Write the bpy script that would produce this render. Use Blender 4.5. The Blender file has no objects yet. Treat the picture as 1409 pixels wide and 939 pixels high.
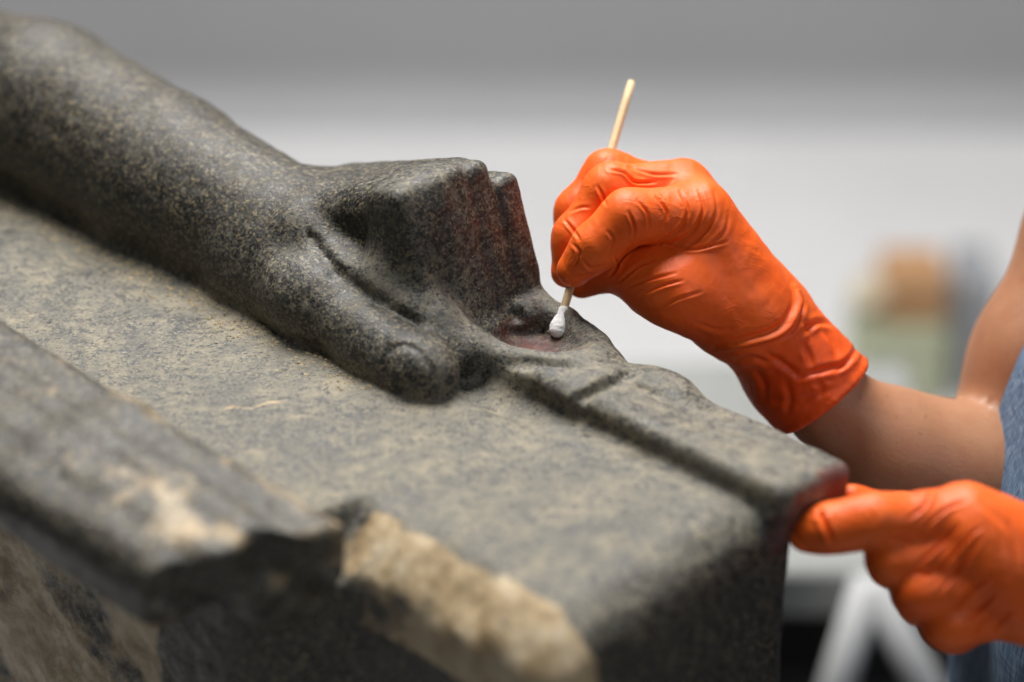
import bpy, math, random
import numpy as np

random.seed(4)
scene = bpy.context.scene
col = scene.collection

# ------------------------------------------------------------------ camera
PITCH = math.radians(30)
PHI = math.radians(43)          # turn of the statue's lap against the view
D0 = 1.2                        # focus distance: the cotton tip
LZ = 0.90                       # height of the statue's lap above the floor
LENS = 85.0
FPX = LENS / 36 * 1409
fw = np.array([0, math.cos(PITCH), -math.sin(PITCH)])
rt = np.array([1.0, 0, 0])
upv = np.array([0, math.sin(PITCH), math.cos(PITCH)])


def ray(px, py):
    return fw + rt * (px - 704.5) / FPX - upv * (py - 469.5) / FPX


S = np.array([0, 0, LZ])
CAM = S - ray(768, 462) * D0
e1 = np.array([math.cos(PHI), -math.sin(PHI), 0])
e2 = np.array([-math.sin(PHI), -math.cos(PHI), 0])
e3 = np.array([0, 0, 1.0])
LAP = np.stack([e1, e2, e3])    # rows: lap axes (torso to knee, across, up)


def at(px, py, t):
    """world point seen at that spot of the picture, t metres behind the cotton tip"""
    return CAM + ray(px, py) * (D0 + t)


def lap(u, v, w):
    return S + e1 * u + e2 * v + e3 * w


def on_height(px, py, z):
    r = ray(px, py)
    return CAM + r * ((z - CAM[2]) / r[2])


cd = bpy.data.cameras.new('camera')
cam = bpy.data.objects.new('camera', cd)
col.objects.link(cam)
cam.location = CAM
cam.rotation_euler = (math.pi / 2 - PITCH, 0, 0)
cd.lens = LENS
cd.sensor_width = 36
cd.clip_start = 0.05
cd.clip_end = 60
cd.dof.use_dof = True
cd.dof.focus_distance = D0 - 0.014
cd.dof.aperture_fstop = 2.45
scene.camera = cam

# ------------------------------------------------------------------ light
world = bpy.data.worlds.new('World')
scene.world = world
world.use_nodes = True
bg = world.node_tree.nodes['Background']
bg.inputs[0].default_value = (0.80, 0.88, 1.0, 1)
bg.inputs[1].default_value = 0.04


def area(name, loc, target, size, size_y, power, color):
    ld = bpy.data.lights.new(name, 'AREA')
    ld.shape = 'RECTANGLE'
    ld.size = size
    ld.size_y = size_y
    ld.energy = power
    ld.color = color
    o = bpy.data.objects.new(name, ld)
    col.objects.link(o)
    o.location = loc
    from mathutils import Vector
    d = Vector(target) - Vector(loc)
    o.rotation_euler = d.to_track_quat('-Z', 'Y').to_euler()
    return o


area('ceiling_lamp', (-0.15, 0.62, 2.35), (0, 0.0, LZ), 1.1, 0.7, 54, (1.0, 0.97, 0.93))
area('front_fill_lamp', (1.1, -1.15, 2.25), (0, 0, LZ), 0.8, 0.8, 7, (0.90, 0.95, 1.0))  # added fill with no real source, brightens fist and knee fronts
area('background_fill_lamp', (-0.2, 2.15, 2.9), (-0.2, 2.25, 0), 1.2, 0.5, 56, (1.0, 0.99, 0.98))  # added lamp that brightens the wall and floor behind

scene.view_settings.view_transform = 'Standard'
scene.view_settings.look = 'None'
scene.view_settings.exposure = 0
scene.view_settings.gamma = 1
scene.view_settings.use_curve_mapping = False
scene.cycles.use_denoising = True
scene.cycles.max_bounces = 8


# ------------------------------------------------------------------ material helper
class Mat:
    def __init__(self, name):
        self.m = bpy.data.materials.new(name)
        self.m.use_nodes = True
        self.nt = self.m.node_tree
        self.b = self.nt.nodes['Principled BSDF']

    def n(self, t, **kw):
        nd = self.nt.nodes.new(t)
        for k, v in kw.items():
            if k.startswith('i_'):
                nd.inputs[int(k[2:])].default_value = v
            else:
                setattr(nd, k, v)
        return nd

    def l(self, a, b):
        self.nt.links.new(a, b)

    def noise(self, scale, detail=4, rough=0.55, vec=None, dist=0.0):
        nd = self.nt.nodes.new('ShaderNodeTexNoise')
        nd.inputs['Scale'].default_value = scale
        nd.inputs['Detail'].default_value = detail
        nd.inputs['Roughness'].default_value = rough
        nd.inputs['Distortion'].default_value = dist
        if vec is not None:
            self.l(vec, nd.inputs['Vector'])
        return nd.outputs['Fac']

    def ramp(self, src, stops):
        nd = self.nt.nodes.new('ShaderNodeValToRGB')
        el = nd.color_ramp.elements
        while len(el) < len(stops):
            el.new(0.5)
        for e, (p, c) in zip(el, stops):
            e.position = p
            e.color = (*c, 1) if isinstance(c, tuple) else (c, c, c, 1)
        self.l(src, nd.inputs[0])
        return nd.outputs[0]

    def mix(self, fac, a, b):
        nd = self.nt.nodes.new('ShaderNodeMix')
        nd.data_type = 'RGBA'
        for i, x in ((0, fac), (6, a), (7, b)):
            if isinstance(x, (int, float)):
                nd.inputs[i].default_value = x
            elif isinstance(x, tuple):
                nd.inputs[i].default_value = (*x, 1)
            else:
                self.l(x, nd.inputs[i])
        return nd.outputs[2]

    def math(self, op, a, b=0.0, clamp=False):
        nd = self.nt.nodes.new('ShaderNodeMath')
        nd.operation = op
        nd.use_clamp = clamp
        for i, x in ((0, a), (1, b)):
            if isinstance(x, (int, float)):
                nd.inputs[i].default_value = x
            else:
                self.l(x, nd.inputs[i])
        return nd.outputs[0]

    def attr(self, name):
        nd = self.nt.nodes.new('ShaderNodeAttribute')
        nd.attribute_name = name
        return nd.outputs['Fac']

    def obj(self):
        return self.nt.nodes.new('ShaderNodeTexCoord').outputs['Object']

    def mapped(self, vec, scale, rot=(0, 0, 0)):
        nd = self.nt.nodes.new('ShaderNodeMapping')
        nd.inputs['Scale'].default_value = scale
        nd.inputs['Rotation'].default_value = rot
        self.l(vec, nd.inputs['Vector'])
        return nd.outputs[0]

    def bump(self, h, strength, dist, prev=None):
        nd = self.nt.nodes.new('ShaderNodeBump')
        nd.inputs['Strength'].default_value = strength
        nd.inputs['Distance'].default_value = dist
        self.l(h, nd.inputs['Height'])
        if prev is not None:
            self.l(prev, nd.inputs['Normal'])
        return nd.outputs[0]

    def set(self, **kw):
        for k, v in kw.items():
            k = k.replace('_', ' ').capitalize() if k not in ('IOR',) else k
            names = {i.name.lower(): i for i in self.b.inputs}
            s = names[k.lower()]
            if hasattr(v, 'is_linked') or hasattr(v, 'links'):
                self.l(v, s)
            elif isinstance(v, tuple):
                s.default_value = (*v, 1) if len(v) == 3 and s.type == 'RGBA' else v
            else:
                s.default_value = v
        return self


def simple(name, color, rough=0.6, nscale=30, var=0.25, bump=0.0):
    M = Mat(name)
    f = M.noise(nscale, 4, 0.6, M.obj())
    c = M.ramp(f, [(0.3, tuple(x * (1 - var) for x in color)), (0.7, tuple(min(1, x * (1 + var)) for x in color))])
    M.set(base_color=c, roughness=rough)
    if bump:
        M.set(normal=M.bump(f, bump, 0.002))
    return M.m


# --- dark speckled stone -------------------------------------------------
def stone_material():
    M = Mat('granodiorite')
    o = M.obj()
    dust = M.attr('dust')
    tan = M.attr('chip')
    red = M.attr('pigment')
    # minerals: crisp grains about a millimetre across
    v = M.n('ShaderNodeTexVoronoi')
    v.inputs['Scale'].default_value = 820
    M.l(o, v.inputs['Vector'])
    sep = M.n('ShaderNodeSeparateColor')
    M.l(v.outputs['Color'], sep.inputs[0])
    cell = sep.outputs[0]
    cell2 = sep.outputs[1]
    patch = M.noise(26, 4, 0.6, o)
    grain = M.noise(300, 4, 0.65, o)
    gm = M.math('ADD', M.math('MULTIPLY', cell, 0.62), M.math('MULTIPLY', grain, 0.52))
    base = M.ramp(gm, [(0.30, (0.008, 0.0078, 0.007)), (0.55, (0.030, 0.028, 0.024)), (0.76, (0.072, 0.063, 0.045)), (0.92, (0.22, 0.175, 0.095))])
    grey = M.ramp(gm, [(0.25, (0.028, 0.030, 0.031)), (0.62, (0.060, 0.061, 0.058)), (0.88, (0.20, 0.18, 0.13))])
    base = M.mix(M.ramp(dust, [(0.25, 0.0), (0.75, 0.85)]), base, grey)
    # pale mottled crust worn into islands
    sx = M.mapped(o, (0.70, 1.0, 1.0), (0, 0, 0.25))
    m1 = M.noise(190, 5, 0.68, sx, 0.2)
    m2 = M.noise(520, 3, 0.6, o)
    mm = M.math('ADD', M.math('MULTIPLY', m1, 0.66), M.math('MULTIPLY', m2, 0.22))
    mm = M.math('ADD', mm, M.math('MULTIPLY', cell2, 0.12))
    mm = M.math('ADD', mm, M.math('MULTIPLY', M.math('SUBTRACT', patch, 0.5), 0.30))
    mm = M.math('ADD', mm, M.math('MULTIPLY', M.math('SUBTRACT', dust, 0.5), 0.20))
    crust = M.ramp(mm, [(0.47, 0.0), (0.57, 0.75), (0.68, 1.0)])
    crust = M.math('MULTIPLY', crust, M.ramp(dust, [(0.0, 0.15), (0.5, 0.60), (1.0, 0.92)]))
    crust_col = M.ramp(M.noise(70, 4, 0.6, o), [(0.3, (0.135, 0.132, 0.118)), (0.5, (0.232, 0.212, 0.164)), (0.68, (0.35, 0.30, 0.21))])
    c = M.mix(crust, base, crust_col)
    # iron red remains
    rn = M.ramp(M.noise(95, 4, 0.65, o), [(0.35, 0.0), (0.6, 1.0)])
    c = M.mix(M.math('MULTIPLY', M.math('MULTIPLY', red, rn), 0.9), c, (0.115, 0.030, 0.022))
    # fresh breaks
    tn = M.noise(38, 5, 0.62, o)
    tf = M.ramp(M.math('ADD', M.math('MULTIPLY', tan, 0.75), M.math('SUBTRACT', tn, 0.5)), [(0.28, 0.0), (0.46, 1.0)])
    tcol = M.ramp(M.noise(60, 5, 0.6, o), [(0.28, (0.25, 0.165, 0.075)), (0.5, (0.48, 0.36, 0.21)), (0.72, (0.64, 0.54, 0.38))])
    c = M.mix(tf, c, tcol)
    rough = M.ramp(mm, [(0.40, 0.40), (0.60, 0.72)])
    b1 = M.bump(M.math('ADD', M.noise(620, 4, 0.7, o), M.math('MULTIPLY', cell, 0.35)), 0.55, 0.0008)
    b2 = M.bump(crust, 0.30, 0.0007, b1)
    b3 = M.bump(M.noise(75, 3, 0.5, o), 0.30, 0.002, b2)
    M.set(base_color=c, roughness=rough, normal=b3)
    M.set(specular_ior_level=0.5)
    return M.m


def glove_material():
    M = Mat('orange_nitrile')
    o = M.obj()
    f = M.noise(38, 3, 0.5, o)
    c = M.ramp(f, [(0.3, (0.80, 0.108, 0.009)), (0.7, (0.88, 0.148, 0.016))])
    thin = M.attr('loose')
    c = M.mix(M.math('MULTIPLY', thin, 0.55), c, (0.70, 0.062, 0.004))
    st = M.mapped(o, (1.0, 0.35, 0.7), (0.3, 0.6, 0.5))
    wr = M.noise(120, 4, 0.55, st, 0.8)
    tex = M.noise(1500, 2, 0.5, o)
    st2 = M.mapped(o, (0.4, 1.0, 0.9), (0.9, 0.2, 1.2))
    rg = M.math('ABSOLUTE', M.math('SUBTRACT', M.noise(85, 3, 0.5, st2, 1.2), 0.5))
    rg = M.ramp(rg, [(0.0, 1.0), (0.05, 0.25), (0.16, 0.0)])
    rg = M.math('MULTIPLY', rg, M.ramp(M.noise(30, 2, 0.5, o), [(0.45, 0.0), (0.62, 1.0)]))
    b0 = M.bump(rg, 0.20, 0.0012)
    b1 = M.bump(wr, 0.20, 0.0021, b0)
    b2 = M.bump(tex, 0.10, 0.0004, b1)
    M.set(base_color=c, roughness=0.50, normal=b2)
    M.set(subsurface_weight=0.12, subsurface_scale=0.004, subsurface_radius=(1.0, 0.25, 0.06))
    M.set(specular_ior_level=0.36)
    return M.m


def skin_material():
    M = Mat('skin')
    o = M.obj()
    f = M.noise(22, 4, 0.55, o)
    c = M.ramp(f, [(0.3, (0.33, 0.155, 0.078)), (0.7, (0.42, 0.21, 0.112))])
    blot = M.noise(75, 4, 0.65, o)
    c = M.mix(M.ramp(blot, [(0.45, 0.0), (0.70, 0.55)]), c, (0.33, 0.13, 0.065))
    spots = M.ramp(M.noise(260, 2, 0.5, o), [(0.68, 0.0), (0.74, 0.5)])
    c = M.mix(spots, c, (0.20, 0.085, 0.045))
    pores = M.noise(500, 5, 0.7, o)
    M.set(base_color=c, roughness=0.5, normal=M.bump(pores, 0.3, 0.0008))
    M.set(subsurface_weight=0.15, subsurface_scale=0.01, subsurface_radius=(1.0, 0.35, 0.2))
    return M.m


def denim_material():
    M = Mat('washed_denim')
    o = M.obj()
    a = M.noise(1.0, 3, 0.6, M.mapped(o, (700, 700, 45)))
    b = M.noise(1.0, 3, 0.6, M.mapped(o, (60, 60, 500)))
    w = M.noise(7, 4, 0.6, o)
    t = M.math('ADD', M.math('MULTIPLY', a, 0.6), M.math('MULTIPLY', b, 0.3))
    t = M.math('ADD', t, M.math('MULTIPLY', w, 0.25))
    c = M.ramp(t, [(0.42, (0.025, 0.050, 0.100)), (0.58, (0.078, 0.135, 0.225)), (0.75, (0.20, 0.28, 0.38))])
    M.set(base_color=c, roughness=0.85, normal=M.bump(t, 0.4, 0.001))
    return M.m


MAT = {
    'stone': stone_material(), 'glove': glove_material(), 'skin': skin_material(), 'denim': denim_material(),
    'thread': simple('pale_thread', (0.55, 0.50, 0.42), 0.8, 400),
    'cotton': None, 'wood': None,
}


def cotton_material():
    M = Mat('cotton_wool')
    o = M.obj()
    f = M.noise(700, 5, 0.7, o)
    M.set(base_color=M.ramp(f, [(0.3, (0.88, 0.88, 0.87)), (0.7, (0.95, 0.95, 0.94))]), roughness=0.95, normal=M.bump(f, 0.6, 0.0012))
    M.set(subsurface_weight=0.2, subsurface_scale=0.003)
    return M.m


def wood_material():
    M = Mat('birch_stick')
    o = M.obj()
    f = M.noise(1.0, 4, 0.6, M.mapped(o, (1800, 1800, 45)))
    M.set(base_color=M.ramp(f, [(0.3, (0.50, 0.34, 0.16)), (0.6, (0.72, 0.55, 0.32)), (0.8, (0.80, 0.66, 0.44))]), roughness=0.6, normal=M.bump(f, 0.3, 0.0003))
    return M.m


MAT['cotton'] = cotton_material()
MAT['wood'] = wood_material()


def plain_surface(name, color, rough, ns, var, fine):
    M = Mat(name)
    o = M.obj()
    f = M.noise(ns, 5, 0.6, o)
    g = M.noise(fine, 3, 0.6, o)
    h = M.math('ADD', M.math('MULTIPLY', f, 0.7), M.math('MULTIPLY', g, 0.3))
    c = M.ramp(h, [(0.3, tuple(x * (1 - var) for x in color)), (0.7, tuple(x * (1 + var) for x in color))])
    M.set(base_color=c, roughness=rough, normal=M.bump(g, 0.15, 0.002))
    return M.m


MAT['wall'] = plain_surface('painted_wall', (0.46, 0.46, 0.475), 0.75, 2.0, 0.06, 180)
MAT['floor'] = plain_surface('vinyl_floor', (0.74, 0.74, 0.745), 0.45, 3.0, 0.07, 120)
MAT['white_metal'] = simple('white_enamel', (0.52, 0.53, 0.54), 0.4, 12, 0.06)
MAT['grey_board'] = simple('grey_board', (0.30, 0.31, 0.30), 0.6, 9, 0.1)
MAT['black_plastic'] = simple('black_plastic', (0.010, 0.009, 0.010), 0.5, 20, 0.3)
MAT['cardboard'] = simple('brown_cardboard', (0.52, 0.29, 0.14), 0.8, 25, 0.15)
MAT['green_board'] = simple('pale_green_board', (0.52, 0.55, 0.38), 0.7, 14, 0.12)
MAT['cream'] = simple('cream_board', (0.58, 0.50, 0.36), 0.7, 14, 0.1)
MAT['grey_metal'] = simple('grey_steel', (0.33, 0.34, 0.36), 0.5, 14, 0.15)
MAT['grit'] = simple('pale_grit', (0.42, 0.34, 0.21), 0.85, 300, 0.45)
MAT['top'] = simple('dark_grey_jersey', (0.06, 0.065, 0.07), 0.9, 200, 0.2)
MAT['plinth'] = simple('plinth_bounce_black', (0.022, 0.021, 0.021), 0.7, 14, 0.2)  # blackened so light from the floor does not reach the stone's sides


# ------------------------------------------------------------------ object helpers
def link(name, mesh, parent=None):
    o = bpy.data.objects.new(name, mesh)
    col.objects.link(o)
    if parent is not None:
        o.parent = parent
    return o


def empty(name, loc, label, cat):
    o = bpy.data.objects.new(name, None)
    col.objects.link(o)
    o.location = tuple(float(a) for a in loc)
    o['label'] = label
    o['category'] = cat
    return o


def make_mesh(name, verts, faces, mat, parent=None, smooth=True, normals=None, attrs=None, origin=None):
    """verts in world space; the mesh is stored relative to its parent's (or own) origin"""
    verts = np.asarray(verts, dtype=np.float64)
    org = np.zeros(3)
    if parent is not None:
        q = parent
        while q is not None:
            org = org + np.array(q.location)
            q = q.parent
    elif origin is not None:
        org = np.asarray(origin, float)
    me = bpy.data.meshes.new(name)
    faces = np.asarray(faces)
    if faces.dtype == object or faces.ndim == 1:
        me.from_pydata((verts - org).tolist(), [], [list(f) for f in faces])
    else:
        k = faces.shape[1]
        me.vertices.add(len(verts))
        me.vertices.foreach_set('co', (verts - org).astype(np.float32).ravel())
        me.loops.add(faces.size)
        me.loops.foreach_set('vertex_index', faces.astype(np.int32).ravel())
        me.polygons.add(len(faces))
        me.polygons.foreach_set('loop_start', np.arange(0, faces.size, k, dtype=np.int32))
        me.polygons.foreach_set('loop_total', np.full(len(faces), k, dtype=np.int32))
        me.update(calc_edges=True)
    me.polygons.foreach_set('use_smooth', np.full(len(me.polygons), smooth))
    for an, av in (attrs or {}).items():
        a = me.attributes.new(an, 'FLOAT', 'POINT')
        a.data.foreach_set('value', np.asarray(av, dtype=np.float32))
    if normals is not None:
        me.normals_split_custom_set_from_vertices([tuple(n) for n in normals.tolist()])
    me.materials.append(mat)
    o = link(name, me, parent)
    if parent is None and origin is not None:
        o.location = tuple(float(x) for x in org)
    return o


def box_geo(c, h, axes=None, bev=0.0):
    """bevelled box: centre, half sizes, rows of axes; 24 corner verts, chamfered"""
    c = np.asarray(c, float)
    A = np.eye(3) if axes is None else np.asarray(axes, float)
    import itertools
    b = max(bev, 1e-4)
    V, idx = [], {}
    for s in itertools.product((-1, 1), repeat=3):
        for ax in range(3):
            p = [s[i] * (h[i] - (0 if i == ax else b)) for i in range(3)]
            idx[(s, ax)] = len(V)
            V.append(c + p[0] * A[0] + p[1] * A[1] + p[2] * A[2])
    Fc = []
    for ax in range(3):
        o1, o2 = [i for i in range(3) if i != ax]
        for sg in (-1, 1):
            q = []
            for a, bb in ((-1, -1), (1, -1), (1, 1), (-1, 1)):
                s = [0, 0, 0]
                s[ax] = sg
                s[o1] = a
                s[o2] = bb
                q.append(idx[(tuple(s), ax)])
            Fc.append(q)
    for ax in range(3):
        o1, o2 = [i for i in range(3) if i != ax]
        for a in (-1, 1):
            for bb in (-1, 1):
                s0 = [0, 0, 0]
                s0[o1] = a
                s0[o2] = bb
                sA = list(s0)
                sA[ax] = -1
                sB = list(s0)
                sB[ax] = 1
                Fc.append([idx[(tuple(sA), o1)], idx[(tuple(sB), o1)], idx[(tuple(sB), o2)], idx[(tuple(sA), o2)]])
    for s in itertools.product((-1, 1), repeat=3):
        Fc.append([idx[(s, 0)], idx[(s, 1)], idx[(s, 2)]])
    V = np.array(V)
    out = []
    for f in Fc:
        p = V[f]
        n = np.cross(p[1] - p[0], p[2] - p[0])
        out.append(f if n @ (p.mean(0) - c) > 0 else f[::-1])
    return V, out


def box(name, c, h, mat, parent=None, axes=None, bev=0.004, origin=None):
    V, Fc = box_geo(c, h, axes, bev)
    me_f = np.empty(len(Fc), dtype=object)
    for i, f in enumerate(Fc):
        me_f[i] = f
    return make_mesh(name, V, me_f, mat, parent, smooth=False, origin=origin)


def tube_geo(pts, rads, seg=16, cap=True):
    pts = np.asarray(pts, float)
    n = len(pts)
    tang = np.gradient(pts, axis=0)
    tang /= np.linalg.norm(tang, axis=1)[:, None]
    ref = np.array([0.31, 0.2, 0.93])
    V, Fq = [], []
    a = np.cross(tang[0], ref)
    a /= np.linalg.norm(a)
    for i in range(n):
        a = a - tang[i] * (a @ tang[i])
        a /= np.linalg.norm(a)
        b = np.cross(tang[i], a)
        for k in range(seg):
            th = 2 * math.pi * k / seg
            V.append(pts[i] + rads[i] * (math.cos(th) * a + math.sin(th) * b))
    for i in range(n - 1):
        for k in range(seg):
            k2 = (k + 1) % seg
            Fq.append([i * seg + k, i * seg + k2, (i + 1) * seg + k2, (i + 1) * seg + k])
    if cap:
        Fq.append(list(range(seg))[::-1])
        Fq.append([(n - 1) * seg + k for k in range(seg)])
    return np.array(V), Fq


def obj_faces(Fq):
    me_f = np.empty(len(Fq), dtype=object)
    for i, f in enumerate(Fq):
        me_f[i] = f
    return me_f


def tube(name, pts, rads, mat, parent=None, seg=16, smooth=True, origin=None):
    V, Fq = tube_geo(pts, rads, seg)
    return make_mesh(name, V, obj_faces(Fq), mat, parent, smooth=smooth, origin=origin)


# ------------------------------------------------------------------ solid modelling on a grid
def hash3(ix, iy, iz, seed):
    h = (ix * 374761393 + iy * 668265263 + iz * 2147483647 + seed * 144665) & 0xffffffff
    h = ((h ^ (h >> 13)) * 1274126177) & 0xffffffff
    h = h ^ (h >> 16)
    return (h & 0xffff).astype(np.float32) / 65535.0


def vnoise(p, scale, seed=0):
    q = p * scale
    i = np.floor(q).astype(np.int64)
    f = (q - i).astype(np.float32)
    f = f * f * (3 - 2 * f)
    r = 0
    for dx in (0, 1):
        for dy in (0, 1):
            for dz in (0, 1):
                wgt = (f[:, 0] if dx else 1 - f[:, 0]) * (f[:, 1] if dy else 1 - f[:, 1]) * (f[:, 2] if dz else 1 - f[:, 2])
                r = r + wgt * hash3(i[:, 0] + dx, i[:, 1] + dy, i[:, 2] + dz, seed)
    return r * 2 - 1


def fbm(p, scale, octv=3, seed=0):
    r, a = 0, 1.0
    for k in range(octv):
        r = r + a * vnoise(p, scale * 2 ** k, seed + k)
        a *= 0.5
    return r


class Solid:
    def __init__(self, lo, hi, h):
        self.lo = np.array(lo, np.float32)
        self.h = h
        self.n = np.ceil((np.array(hi) - np.array(lo)) / h).astype(int) + 1
        self.f = np.full(self.n, 0.06, np.float32)
        self.id = np.zeros(self.n, np.int8)

    def sl(self, blo, bhi):
        a = np.clip(np.floor((np.array(blo) - self.lo) / self.h).astype(int), 0, self.n)
        b = np.clip(np.ceil((np.array(bhi) - self.lo) / self.h).astype(int) + 1, 0, self.n)
        s = tuple(slice(x, y) for x, y in zip(a, b))
        ax = [(self.lo[i] + self.h * np.arange(a[i], b[i])).astype(np.float32) for i in range(3)]
        return s, np.meshgrid(*ax, indexing='ij', sparse=True)

    def put(self, s, d, k, pid):
        f = self.f[s]
        if f.size == 0:
            return
        self.id[s] = np.where(d < f, pid, self.id[s])
        if k > 0:
            hh = np.clip(k - np.abs(f - d), 0, None) / k
            self.f[s] = np.minimum(f, d) - hh * hh * k * 0.25
        else:
            self.f[s] = np.minimum(f, d)

    def cut(self, s, d, k, pid=None):
        """take the solid d away"""
        f = self.f[s]
        if f.size == 0:
            return
        if k > 0:
            hh = np.clip(k - np.abs(f + d), 0, None) / k
            self.f[s] = np.maximum(f, -d) + hh * hh * k * 0.25
        else:
            self.f[s] = np.maximum(f, -d)

    def d_cone(self, X, a, b, ra, rb, flat=None, fs=1.0):
        a = np.asarray(a, np.float32)
        b = np.asarray(b, np.float32)
        ba = b - a
        q = [X[i] - a[i] for i in range(3)]
        t = np.clip((q[0] * ba[0] + q[1] * ba[1] + q[2] * ba[2]) / float(ba @ ba + 1e-12), 0, 1)
        r = [q[i] - ba[i] * t for i in range(3)]
        if flat is not None:
            flat = np.asarray(flat, np.float32)
            flat = flat / np.linalg.norm(flat)
            dn = r[0] * flat[0] + r[1] * flat[1] + r[2] * flat[2]
            g = (1.0 / fs - 1.0)
            r = [r[i] + flat[i] * dn * g for i in range(3)]
            return (np.sqrt(r[0] ** 2 + r[1] ** 2 + r[2] ** 2) - (ra + (rb - ra) * t)) * min(fs, 1.0) ** 0.5
        return np.sqrt(r[0] ** 2 + r[1] ** 2 + r[2] ** 2) - (ra + (rb - ra) * t)

    def cone(self, a, b, ra, rb, k=0.006, pid=1, flat=None, fs=1.0, cut=False):
        m = max(ra, rb) * max(1.0, fs) + k + 2.5 * self.h + 0.002
        s, X = self.sl(np.minimum(a, b) - m, np.maximum(a, b) + m)
        d = self.d_cone(X, a, b, ra, rb, flat, fs)
        (self.cut(s, d, k) if cut else self.put(s, d, k, pid))

    def chain(self, pts, rads, k=0.006, pid=1, k2=None, flat=None, fs=1.0):
        """a limb as ONE smooth solid, then blended in with k"""
        pts = np.asarray(pts, float)
        m = max(rads) * max(1.0, fs) + k + 2.5 * self.h + 0.002
        s, X = self.sl(pts.min(0) - m, pts.max(0) + m)
        d = None
        k2 = 0.004 if k2 is None else k2
        for i in range(len(pts) - 1):
            e = self.d_cone(X, pts[i], pts[i + 1], rads[i], rads[i + 1], flat, fs)
            if d is None:
                d = e
            else:
                hh = np.clip(k2 - np.abs(d - e), 0, None) / k2
                d = np.minimum(d, e) - hh * hh * k2 * 0.25
        self.put(s, d, k, pid)

    def chain_cut(self, pts, rads, k=0.003):
        for i in range(len(pts) - 1):
            self.cone(np.asarray(pts[i], float), np.asarray(pts[i + 1], float), rads[i], rads[i + 1], k, cut=True)

    def box(self, c, h, r, k=0.006, pid=1, axes=None, cut=False):
        c = np.asarray(c, float)
        h = np.asarray(h, float)
        A = np.eye(3) if axes is None else np.asarray(axes, float)
        ext = np.abs(A.T) @ h + k + 2.5 * self.h + 0.002
        s, X = self.sl(c - ext, c + ext)
        q = [X[i] - c[i] for i in range(3)]
        L = []
        for j in range(3):
            L.append(np.abs(q[0] * A[j][0] + q[1] * A[j][1] + q[2] * A[j][2]) - (h[j] - r))
        out = np.sqrt(np.maximum(L[0], 0) ** 2 + np.maximum(L[1], 0) ** 2 + np.maximum(L[2], 0) ** 2)
        d = out + np.minimum(np.maximum(np.maximum(L[0], L[1]), L[2]), 0) - r
        d = d.astype(np.float32)
        (self.cut(s, d, k) if cut else self.put(s, d, k, pid))

    def ell(self, c, rad, k=0.006, pid=1, axes=None, cut=False):
        c = np.asarray(c, float)
        A = np.eye(3) if axes is None else np.asarray(axes, float)
        rm = np.array(rad, float)
        ext = np.abs(A.T) @ rm + k + 2.5 * self.h + 0.002
        s, X = self.sl(c - ext, c + ext)
        q = [X[i] - c[i] for i in range(3)]
        k0 = 0
        k1 = 0
        for j in range(3):
            l = q[0] * A[j][0] + q[1] * A[j][1] + q[2] * A[j][2]
            k0 = k0 + (l / rm[j]) ** 2
            k1 = k1 + (l / rm[j] ** 2) ** 2
        k0 = np.sqrt(k0)
        d = (k0 * (k0 - 1) / np.maximum(np.sqrt(k1), 1e-9)).astype(np.float32)
        (self.cut(s, d, k) if cut else self.put(s, d, k, pid))

    def mesh(self):
        f = self.f
        f = f.copy()
        f[0], f[-1] = 0.01, 0.01
        f[:, 0], f[:, -1] = 0.01, 0.01
        f[:, :, 0], f[:, :, -1] = 0.01, 0.01
        nx, ny, nz = f.shape
        ins = f < 0
        cnt = np.zeros((nx - 1, ny - 1, nz - 1), np.int8)
        for dx in (0, 1):
            for dy in (0, 1):
                for dz in (0, 1):
                    cnt += ins[dx:nx - 1 + dx, dy:ny - 1 + dy, dz:nz - 1 + dz]
        act = (cnt > 0) & (cnt < 8)
        ci = np.argwhere(act)
        vid = np.full(act.shape, -1, np.int32)
        vid[act] = np.arange(len(ci))
        acc = np.zeros((len(ci), 3), np.float32)
        num = np.zeros(len(ci), np.float32)
        corners = [(a, b, c) for a in (0, 1) for b in (0, 1) for c in (0, 1)]
        val = {c: f[ci[:, 0] + c[0], ci[:, 1] + c[1], ci[:, 2] + c[2]] for c in corners}
        for c in corners:
            for ax in range(3):
                if c[ax] == 0:
                    c2 = list(c)
                    c2[ax] = 1
                    c2 = tuple(c2)
                    v0, v1 = val[c], val[c2]
                    m = (v0 < 0) != (v1 < 0)
                    t = np.where(m, v0 / np.where(m, v0 - v1, 1), 0)
                    p = np.array(c, np.float32)[None, :].repeat(len(ci), 0)
                    p[:, ax] += t
                    acc += p * m[:, None]
                    num += m
        V = self.lo + self.h * (ci + acc / num[:, None])
        ids = self.id[ci[:, 0], ci[:, 1], ci[:, 2]]
        quads = []
        for ax in range(3):
            o1, o2 = (ax + 1) % 3, (ax + 2) % 3
            sl0 = [slice(None)] * 3
            sl1 = [slice(None)] * 3
            sl0[ax] = slice(0, -1)
            sl1[ax] = slice(1, None)
            a, b = ins[tuple(sl0)], ins[tuple(sl1)]
            e = np.argwhere(a != b)
            e = e[(e[:, o1] > 0) & (e[:, o2] > 0) & (e[:, o1] < f.shape[o1] - 1) & (e[:, o2] < f.shape[o2] - 1)]
            flip = ~a[e[:, 0], e[:, 1], e[:, 2]]
            c = []
            for d1, d2 in ((-1, -1), (0, -1), (0, 0), (-1, 0)):
                q = e.copy()
                q[:, o1] += d1
                q[:, o2] += d2
                c.append(vid[q[:, 0], q[:, 1], q[:, 2]])
            q = np.stack(c, 1)
            q[flip] = q[flip][:, ::-1]
            quads.append(q)
        return V.astype(np.float64), np.concatenate(quads), ids


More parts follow.
